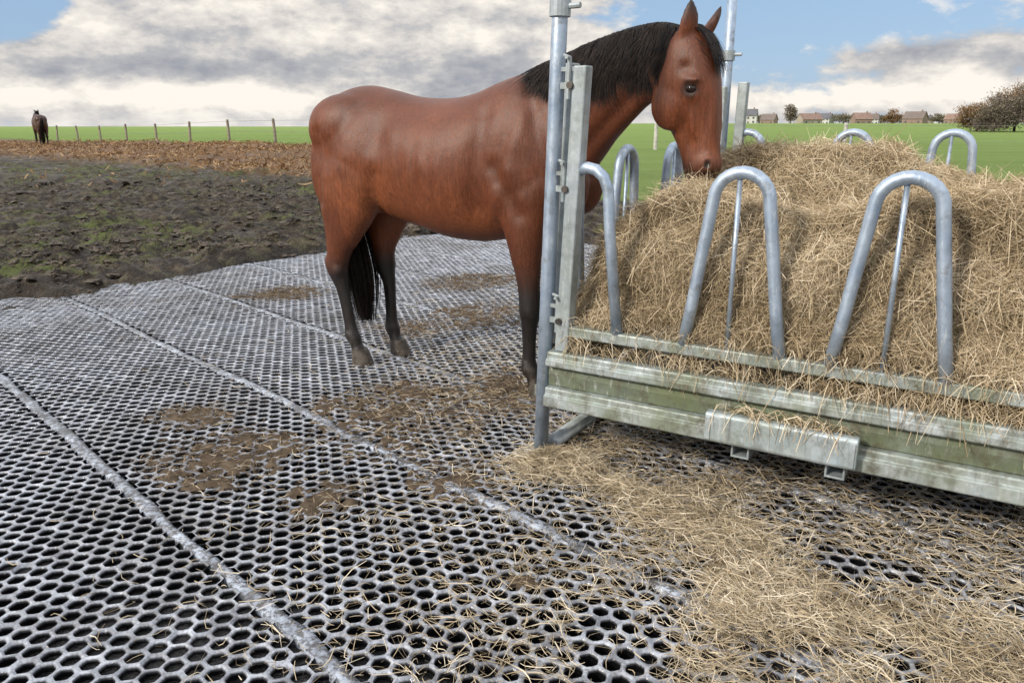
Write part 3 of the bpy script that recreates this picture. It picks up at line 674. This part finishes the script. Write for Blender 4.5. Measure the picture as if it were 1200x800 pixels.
cz = np.interp(A_, [p[0] for p in NECK], [p[1] for p in NECK]); cb = np.interp(A_, [p[0] for p in NECK], [p[5] for p in NECK])
dark = np.maximum(dark, np.where((A_ > 1.12) & (A_ < 2.0), ss(.10, .04, np.hypot(Z_-cz, B_-cb)), 0))
tone = .44+.25*ss(1.2, .9, Z_)*(A_ > 0)*ss(1.05, .9, A_)+.3*np.exp(-((A_-.2)/.2)**2-((Z_-1.02)/.15)**2)-.2*ss(1.45, 1.6, Z_)-.2*gs(1.15, 1.25, .2, .35)-.12*ss(1.25, 1.45, A_)*(~ishead)-.3*ss(1.0, .75, Z_)*ss(1.0, 1.1, A_)+4*np.clip(dsp, -.03, .01)  # coat tone, with muscle shade painted darker into grooves, neck and forearm
tone = np.where(ishead, .42+.2*ss(1.45, 1.3, Z_)+5*np.clip(dsp, -.02, 0), tone)  # head hollows darkened likewise, their shade put into the colour
mudv = ss(.30, .05, Z_)*.8+.15*ss(.8, .5, Z_)
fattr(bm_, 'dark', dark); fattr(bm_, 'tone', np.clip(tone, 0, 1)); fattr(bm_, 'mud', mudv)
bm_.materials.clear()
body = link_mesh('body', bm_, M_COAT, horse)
for p in hooves:
    mb = MB(); R = []
    for z, ra, rb, da in ((.095, .05, .047, -.012), (.07, .057, .052, -.004), (.03, .064, .058, .006), (-.002, .07, .063, .012)):
        R.append([p+h3*(da+ra*math.cos(2*PI*j/20))+l3*rb*math.sin(2*PI*j/20)+ez*z for j in range(20)])
    mb.rings(R); autosmooth(mb.build('hoof', M_HOOF, horse), 50)
for sd in (-1, 1):
    mb = MB(); mb.ell(Hd(.045, sd*.088, 1.55), fv*.024, lv*.021, ez*.02); mb.build('eye', M_EYE, horse, smooth=True)
# mane
crest = np.array(crom([(p[0], p[1], p[5], p[4], (p[1]-p[3])/2) for p in NECK], 12))
NM = 9000; ti = .12+rng.random(NM)*.86; idx = ti*(len(crest)-1); ci = np.stack([np.interp(idx, np.arange(len(crest)), crest[:, j]) for j in range(5)], 1)
lock = vn(ti*34, ti*0, 95)[:, None]
Lm = np.interp(ti, [0.1, .3, .6, .9, 1], [.05, .19, .26, .22, .15])*(.25+.65*rng.random(NM)+.5*lock[:, 0]); K = 8; tt = np.linspace(0, 1, K)
drop = Lm[:, None]*tt[None, :]**1.15
dl = np.clip(drop/ci[:, 4:5], 0, 1.3); lat = ci[:, 3:4]*np.sqrt(np.clip(1-(1-np.minimum(dl, 1))**2, 0, 1))
lay = rng.random((NM, 1))
wav = (rng.normal(size=(NM, 1))*.05+(vn(ti*34+.5, ti*0+3, 96)[:, None]-.5)*.14)*tt**1.3
aa = ci[:, 0:1]+wav+.035*tt; bb = ci[:, 2:3]+.008*rng.normal(size=(NM, 1))*(1-tt)-lat-(.003+.010*lay)*ss(0, .3, tt)
zz_ = ci[:, 1:2]+.004+.010*lay*(1-tt)-drop
P = HO+h3*aa[..., None]+l3*bb[..., None]+ez*zz_[..., None]
Wd = .0034*np.ones((NM, K))*(1-.75*tt**2)
V, Q = ribbons(P, Wd, unit(np.tile(h3, (NM, 1))+rng.normal(size=(NM, 3))*.3))
mane = link_mesh('mane', np_mesh('mane', V, Q), M_HAIR, horse)
# forelock
NFk = 700; tt = np.linspace(0, 1, 7); l0 = rng.normal(size=(NFk, 1))*.015; Lk = .06+.16*rng.random((NFk, 1))
zf = 1.812-Lk*tt**1.3; ff = np.interp(zf, [1.55, 1.65, 1.73, 1.775, 1.80, 1.83], [.140, .117, .079, .047, .01, -.02])+.006+.006*rng.random((NFk, 1))
ll = l0*(1+.9*tt)+rng.normal(size=(NFk, 1))*.010*tt
P = HPt+fv*ff[..., None]+lv*ll[..., None]+ez*zf[..., None]
V, Q = ribbons(P, .0032*(1-.8*tt**2)*np.ones((NFk, 1)), unit(np.tile(lv, (NFk, 1))+rng.normal(size=(NFk, 3))*.2))
link_mesh('forelock', np_mesh('forelock', V, Q), M_HAIR, horse)
# tail
NT_ = 2000; path = np.array(crom([(-.29, .0, 1.45), (-.325, .02, 1.37), (-.31, .04, 1.15), (-.255, .05, .92), (-.175, .05, .68), (-.125, .04, .45), (-.10, .04, .22)], 6))
K = 12; off = rng.normal(size=(NT_, 2)); ln = .55+.5*rng.random(NT_)
tq = np.linspace(0, 1, K)[None, :]*np.clip(ln, 0, 1)[:, None]*(len(path)-1)
pc = np.stack([np.interp(tq, np.arange(len(path)), path[:, j]) for j in range(3)], -1)
sprd = np.interp(tq/(len(path)-1), [0, .2, .5, .8, 1], [.015, .022, .045, .05, .028])
P = HO+h3*(pc[..., 0]+off[:, :1]*sprd)[..., None]+l3*(pc[..., 1]+off[:, 1:]*sprd*.8)[..., None]+ez*pc[..., 2][..., None]
V, Q = ribbons(P, .007*(1-.7*np.linspace(0, 1, K)**2)*np.ones((NT_, 1)), unit(rng.normal(size=(NT_, 3))*[1, 1, .1]))
link_mesh('tail', np_mesh('tail', V, Q), M_HAIR, horse)
# far horse
fx, fy = -23.4, 39.5
h2 = horse.copy(); COL.objects.link(h2); h2.location = (fx, fy, tz(fx, fy)-.03); h2.rotation_euler = (0, 0, math.radians(160))
tag(h2, 'small distant dark horse standing alone at the far left of the paddock', 'horse')
for ch in list(horse.children):
    c = ch.copy()
    if ch.name.startswith('body'): c.data = ch.data.copy(); c.data.materials[0] = M_COATD
    COL.objects.link(c); c.parent = h2
# ------------------------------------------------------------------ fences
pf = []
for i in range(-1, 9):
    x = -13.1-3.92*i; y = 44+3.84*i; pf.append((x, y))
tops = []
for i, (x, y) in enumerate(pf):
    z0 = tz(x, y); hgt = 1.4+.08*math.sin(i*3.1); tx, ty = .05*math.sin(i*5), .05*math.cos(i*4)
    mb = MB(); mb.tube([(x, y, z0-.3), (x+tx*.4, y, z0+hgt*.4), (x+tx, y+ty, z0+hgt-.03), (x+tx, y+ty, z0+hgt)], [.085, .08, .075, .055], 9)
    o = mb.build('fence_post', M_WOOD, org=(x, y, z0), smooth=False)
    lab = 'wooden fence post hidden close behind the rump of the bay horse' if i == 0 else ('wooden fence post on the far paddock edge, %s from the bay horse leftwards' % ['', 'first', 'second', 'third', 'fourth', 'fifth', 'sixth', 'seventh', 'eighth', 'ninth'][i])
    tag(o, lab, 'fence post', 'wooden posts along the far left paddock edge'); tops.append((x+tx, y+ty, z0, hgt))
for fr, w in ((.92, 'upper'), (.5, 'lower')):
    mb = MB(); mb.tube([(a, b-.09, z+h_*fr) for a, b, z, h_ in tops], .009, 6)
    tag(mb.build('fence_wire', M_WIRE, org=tops[0][:3]), '%s thin wire strung along the wooden posts at far left' % w, 'wire')
rp = [(8.6, 47.5), (19.9, 47.5), (32.4, 47)]
for (x, y), lab in zip(rp, ('pale post in the green field behind the head of the bay horse', 'pale fence post in the green field in front of the distant village', 'pale fence post at the right edge of the green field')):
    z0 = tz(x, y); mb = MB(); mb.tube([(x, y, z0-.3), (x, y, z0+.8), (x, y, z0+1.5), (x, y, z0+1.55)], [.12, .12, .115, .08], 9)
    tag(mb.build('fence_post', M_PALE, org=(x, y, z0)), lab, 'fence post', 'pale posts in the green field')
for zz0, w in ((1.38, 'upper'), (.45, 'lower')):
    mb = MB(); mb.tube([(x, y-.13, tz(x, y)+zz0) for x, y in rp], .009, 6); tag(mb.build('fence_wire', M_WIRE, org=(*rp[0], 0)), '%s thin wire crossing the green field at right' % w, 'wire')
# ------------------------------------------------------------------ village
WALLS = [simple('white_render', (.50, .50, .5), (.62, .61, .60), .3, .9, 0, 0), simple('red_brick', (.24, .175, .15), (.31, .23, .195), .4, .9, 0, 0), simple('buff_brick', (.34, .30, .26), (.41, .36, .31), .4, .9, 0, 0)]  # distance haze mixed in: wall colours lightened and desaturated
ROOFS = [simple('dark_slate', (.11, .11, .125), (.15, .15, .17), .4, .8, 0, 0), simple('orange_tile', (.23, .155, .13), (.29, .2, .165), .4, .85, 0, 0), simple('brown_tile', (.16, .13, .12), (.21, .17, .155), .4, .85, 0, 0)]  # roof colours greyed too, haze painted into tile and slate
M_GLASS = simple('window_glass', (.07, .075, .08), (.11, .12, .13), .5, .2, 0, 0); M_DOOR = simple('painted_door', (.14, .11, .09), (.2, .15, .12), .5, .6, 0, 0)
vil = [(877, 400, 11, 6, 4.2, 0, 0, 'white house with dark roof at the left end of the distant village'), (901, 480, 12, 4, 4.6, 1, 2, 'red brick house with brown roof, second from the left in the distant village'),
       (948, 415, 17, 3.6, 4., 2, 1, 'long buff house with orange roof right of the bare village tree'), (968, 500, 10, 5, 4.4, 0, 0, 'white house with slate roof just left of the pale fence post'),
       (1009, 430, 13, 4, 4.4, 1, 1, 'brick house with orange roof just right of the pale fence post'), (1022, 520, 9, 5, 4.6, 0, 2, 'white gabled house with brown roof left of the orange village tree'),
       (1072, 400, 14, 4, 4.6, 1, 2, 'brick house with brown roof right of the orange village tree'), (1085, 530, 11, 4.4, 4., 2, 0, 'buff house with slate roof, second from the right in the village'),
       (1117, 450, 11, 4, 4.2, 1, 1, 'red brick house with orange roof at the right end of the distant village')]
for px, yy, wd, wh, rh, wi, ri, lab in vil:
    yy = yy*1.4
    x = (px-600)/900/1.04*yy; z0 = tz(x, yy)-.1; dp = 8.; rz = math.radians(random.uniform(-60, 60)); ax = np.array([math.cos(rz), math.sin(rz), 0]); ay = np.array([-math.sin(rz), math.cos(rz), 0]); o0 = np.array([x, yy, z0])
    hs = empty('house', (x, yy, z0), lab, 'house', 'houses of the distant village')
    mb = MB(); mb.box(o0+ez*wh/2, ax*wd/2, ay*dp/2, ez*wh/2)
    w0 = mb.build('wall', WALLS[wi], hs)
    mb = MB(); prof = [(-dp/2-.5, wh-.25), (0, wh+rh), (dp/2+.5, wh-.25), (dp/2+.5, wh-.05), (0, wh+rh+.25), (-dp/2-.5, wh-.05)]
    mb.rings([[o0+ax*s_+ay*a+ez*b for a, b in prof] for s_ in (-wd/2-.4, wd/2+.4)]); rf = mb.build('roof', ROOFS[ri], hs)
    for s_ in (-1, 1):
        mb = MB()
        p = [o0+ax*s_*(wd/2-.05)+ay*a+ez*b for a, b in ((-dp/2, wh), (dp/2, wh), (0, wh+rh-.1))]; q = [v-ax*s_*.2 for v in p]; mb.rings([p, q])
        mb.build('gable', WALLS[wi], hs)
    mb = MB(); mb.box(o0+ax*wd*.3+ez*(wh+rh+.3), ax*.4, ay*.4, ez*1.); mb.build('chimney', WALLS[1], rf)
    for r_ in range(1 if wh < 5 else 2):
        for c_ in range(3):
            sx = (-.32+.32*c_)*wd
            if r_ == 0 and c_ == 1:
                mb = MB(); mb.box(o0+ax*sx-ay*(dp/2+.02)+ez*1.05, ax*.5, ay*.03, ez*1.05); mb.build('door', M_DOOR, hs)
            else:
                mb = MB(); mb.box(o0+ax*sx-ay*(dp/2+.02)+ez*(1.7+2.7*r_), ax*.65, ay*.03, ez*.7); mb.build('window', M_GLASS, hs)
# ------------------------------------------------------------------ trees
def leafm(name, a, b): return tinted(name, [(0., a), (1., b)], .75, .1)
L_OR = leafm('rusty_leaves', (.11, .07, .04), (.32, .2, .105)); L_BR = leafm('bare_twigs', (.10, .085, .07), (.24, .2, .16)); L_GR = leafm('olive_leaves', (.10, .09, .065), (.21, .18, .12))
M_BARK = simple('bark', (.05, .04, .03), (.1, .08, .06), 2, .9, 0, 0)
def tree(name, x, y, h, w, lm, lab, cat, n=1500, trunkf=.3, lsz=.16):
    z0 = tz(x, y)-.05; t = empty(name, (x, y, z0), lab, cat); o0 = np.array([x, y, z0]); mb = MB()
    mb.tube([o0, o0+ez*h*.35, o0+ez*h*.9+np.array([.05*h, 0, 0])*random.uniform(-1, 1)], [.03*h, .022*h, .004*h], 8)
    cs = []
    for k in range(16):
        a = k*2.4+random.random(); zb = h*random.uniform(trunkf*.5, .62); r = w/2*random.uniform(.45, .9); e = o0+np.array([math.cos(a)*r, math.sin(a)*r, min(zb+h*random.uniform(.05, .33), h*.92)])
        mb.tube([o0+ez*zb*.9, (o0+ez*zb+e)/2+ez*.03*h, e], [.012*h, .008*h, .003*h], 6); cs.append(e)
    cs += [o0+ez*h*.8, o0+ez*h*.6, o0+ez*h*.9]
    mb.build('trunk', M_BARK, t)
    cs = np.array(cs); ci = rng.integers(0, len(cs), n); P0 = cs[ci]+rng.normal(size=(n, 3))*[w*.12, w*.12, h*.085]
    P0[:, 2] = np.maximum(P0[:, 2], z0+.1)
    d = unit(rng.normal(size=(n, 3))+[0, 0, .5]); tt = np.linspace(-.5, .5, 3); P = P0[:, None, :]+d[:, None, :]*tt[None, :, None]*lsz*3.2
    V, Q = ribbons(P, np.tile([lsz*.4, lsz, lsz*.2], (n, 1)), unit(rng.normal(size=(n, 3))))
    tn = np.clip(rng.random(n)*.7+.35*(P0[:, 2]-z0)/h-.1+.25*(vn(P0[:, 0]*1.2, P0[:, 2]*1.2, 3)-.5), 0, 1)
    me = np_mesh('crown', V, Q); fattr(me, 'tint', np.repeat(tn, 6)); link_mesh('crown', me, lm, t)
for px, yy, h, w, lm, lab in [(1146, 160, 5.2, 7, L_OR, 'low rusty brown tree at the left end of the clump on the right horizon'), (1166, 152, 6.8, 7.5, L_BR, 'greyish bare tree second from the left in the clump on the right horizon'),
                              (1190, 156, 8.8, 9, L_OR, 'tallest rusty tree in the clump at the right edge of the photo'), (1214, 150, 9.4, 9, L_BR, 'bare tree at the far right end of the clump, cut by the photo edge')]:
    tree('tree', (px-600)/900/1.04*yy, yy, h, w, lm, lab, 'tree', 6000, .04, .15)
for px, yy, h, w, lm, lab in [(926, 560, 12.5, 8, L_BR, 'bare tree standing among the left houses of the distant village'), (1046, 570, 10, 12, L_OR, 'orange leaved tree in the middle of the distant village'), (988, 690, 9, 16, L_GR, 'dark bushy tree behind the pale fence post in the distant village'), (1100, 700, 9, 16, L_GR, 'dark bushy tree near the right end of the distant village'),
                              (890, 760, 9, 15, L_GR, 'dull tree between the two leftmost houses of the distant village'), (957, 800, 11, 18, L_BR, 'wide bare tree behind the long buff village house'), (1032, 820, 10, 20, L_GR, 'wide dull tree right of the white gabled village house'), (1060, 780, 9, 14, L_BR, 'bare tree just right of the orange village tree')]:
    tree('tree', (px-600)/900/1.04*yy, yy, h, w, lm, lab, 'tree', 1100, .12, .55)
# ------------------------------------------------------------------ sky, sun, camera
SE, SA = math.radians(30), math.radians(-125)      # sun elevation, azimuth clockwise from +Y
Sd = Vector((math.sin(SA)*math.cos(SE), math.cos(SA)*math.cos(SE), math.sin(SE)))
w = bpy.data.worlds.new('World'); scene.world = w; w.use_nodes = True; nt = w.node_tree
bg = nt.nodes['Background']; bg.inputs['Strength'].default_value = 1.0
sky = nd(nt, 'ShaderNodeTexSky', sky_type='NISHITA'); sky.sun_disc = False; sky.sun_elevation = SE; sky.sun_rotation = SA
tc = nd(nt, 'ShaderNodeTexCoord'); sx = nd(nt, 'ShaderNodeSeparateXYZ'); lk(nt, tc.outputs['Generated'], sx.inputs[0])
az = M(nt, 'ARCTAN2', sx.outputs[0], sx.outputs[1]); el = M(nt, 'ARCSINE', sx.outputs[2])
def vecn(fa, fe, off):
    c = nd(nt, 'ShaderNodeCombineXYZ'); lk(nt, M(nt, 'MULTIPLY', az, fa), c.inputs[0]); lk(nt, M(nt, 'MULTIPLY', el, fe), c.inputs[1]); c.inputs[2].default_value = off; return c.outputs[0]
def gau(a0, e0, sa, se):
    p = M(nt, 'POWER', M(nt, 'ABSOLUTE', M(nt, 'DIVIDE', M(nt, 'SUBTRACT', az, a0), sa)), 2); q = M(nt, 'POWER', M(nt, 'ABSOLUTE', M(nt, 'DIVIDE', M(nt, 'SUBTRACT', el, e0), se)), 2)
    return M(nt, 'EXPONENT', M(nt, 'MULTIPLY', M(nt, 'ADD', p, q), -1))
def lin(terms, base):
    r = base
    for k, x in terms: r = M(nt, 'ADD', r, M(nt, 'MULTIPLY', x, k))
    return r
nA = noise(nt, 1, 5, .58, vecn(7, 15, 1.3)); nB = noise(nt, 1, 5, .62, vecn(17, 34, 7.7))
cv = lin([(1., nA), (.6, nB), (-.75, gau(-.57, .12, .07, .03)), (-.6, gau(.34, .125, .2, .035)), (-.3, gau(.30, .07, .10, .025)), (.35, gau(-.25, .07, .3, .05)), (.15, gau(.47, .075, .12, .015))], -.12)
cover = ramp(nt, cv, [(.44, 0.), (.6, 1.)])
br = lin([(1.25, nB), (.9, nA), (.44, gau(-.38, .032, .2, .015)), (.34, gau(.4, .036, .2, .013)), (-.30, gau(-.33, .066, .22, .016)), (.12, gau(-.28, .125, .22, .02)), (-.2, gau(.47, .075, .12, .012)), (-.14, gau(-.05, .05, .12, .03))], -.53)
ccol = ramp(nt, br, [(.16, (.36, .375, .42)), (.4, (.52, .52, .535)), (.56, (.73, .695, .66)), (.78, (1., .945, .86))])
skyc = mixc(nt, 1., sky.outputs[0], (.11, .11, .11), 'MULTIPLY')
blue = mixc(nt, .7, skyc, (.35, .53, .80))
hi = ramp(nt, el, [(.2, 0.), (.6, 1.)])
ccol = mixc(nt, hi, ccol, mixc(nt, nA, (.75, .79, .87), (1.7, 1.7, 1.7)))
fin = mixc(nt, cover, blue, ccol)
fin = mixc(nt, M(nt, 'MULTIPLY', gau(0, -.01, 9, .018), .7), fin, (.80, .78, .76))
lk(nt, fin, bg.inputs['Color'])
sun = bpy.data.lights.new('Sun', 'SUN'); sun.energy = 3.1; sun.angle = math.radians(8); sun.color = (1, .91, .79)
so = bpy.data.objects.new('Sun', sun); COL.objects.link(so); so.rotation_euler = Sd.to_track_quat('Z', 'Y').to_euler(); so.location = (-10, -5, 12)
cam = bpy.data.cameras.new('Camera'); cam.sensor_width = 36; cam.lens = 27; cam.clip_end = 9000; cam.clip_start = .05
co_ = bpy.data.objects.new('Camera', cam); COL.objects.link(co_); co_.location = (0, 0, CAMZ); co_.rotation_euler = (math.radians(90)-PITCH, 0, 0)
scene.camera = co_
scene.view_settings.view_transform = 'Standard'; scene.view_settings.look = 'None'; scene.view_settings.exposure = 0
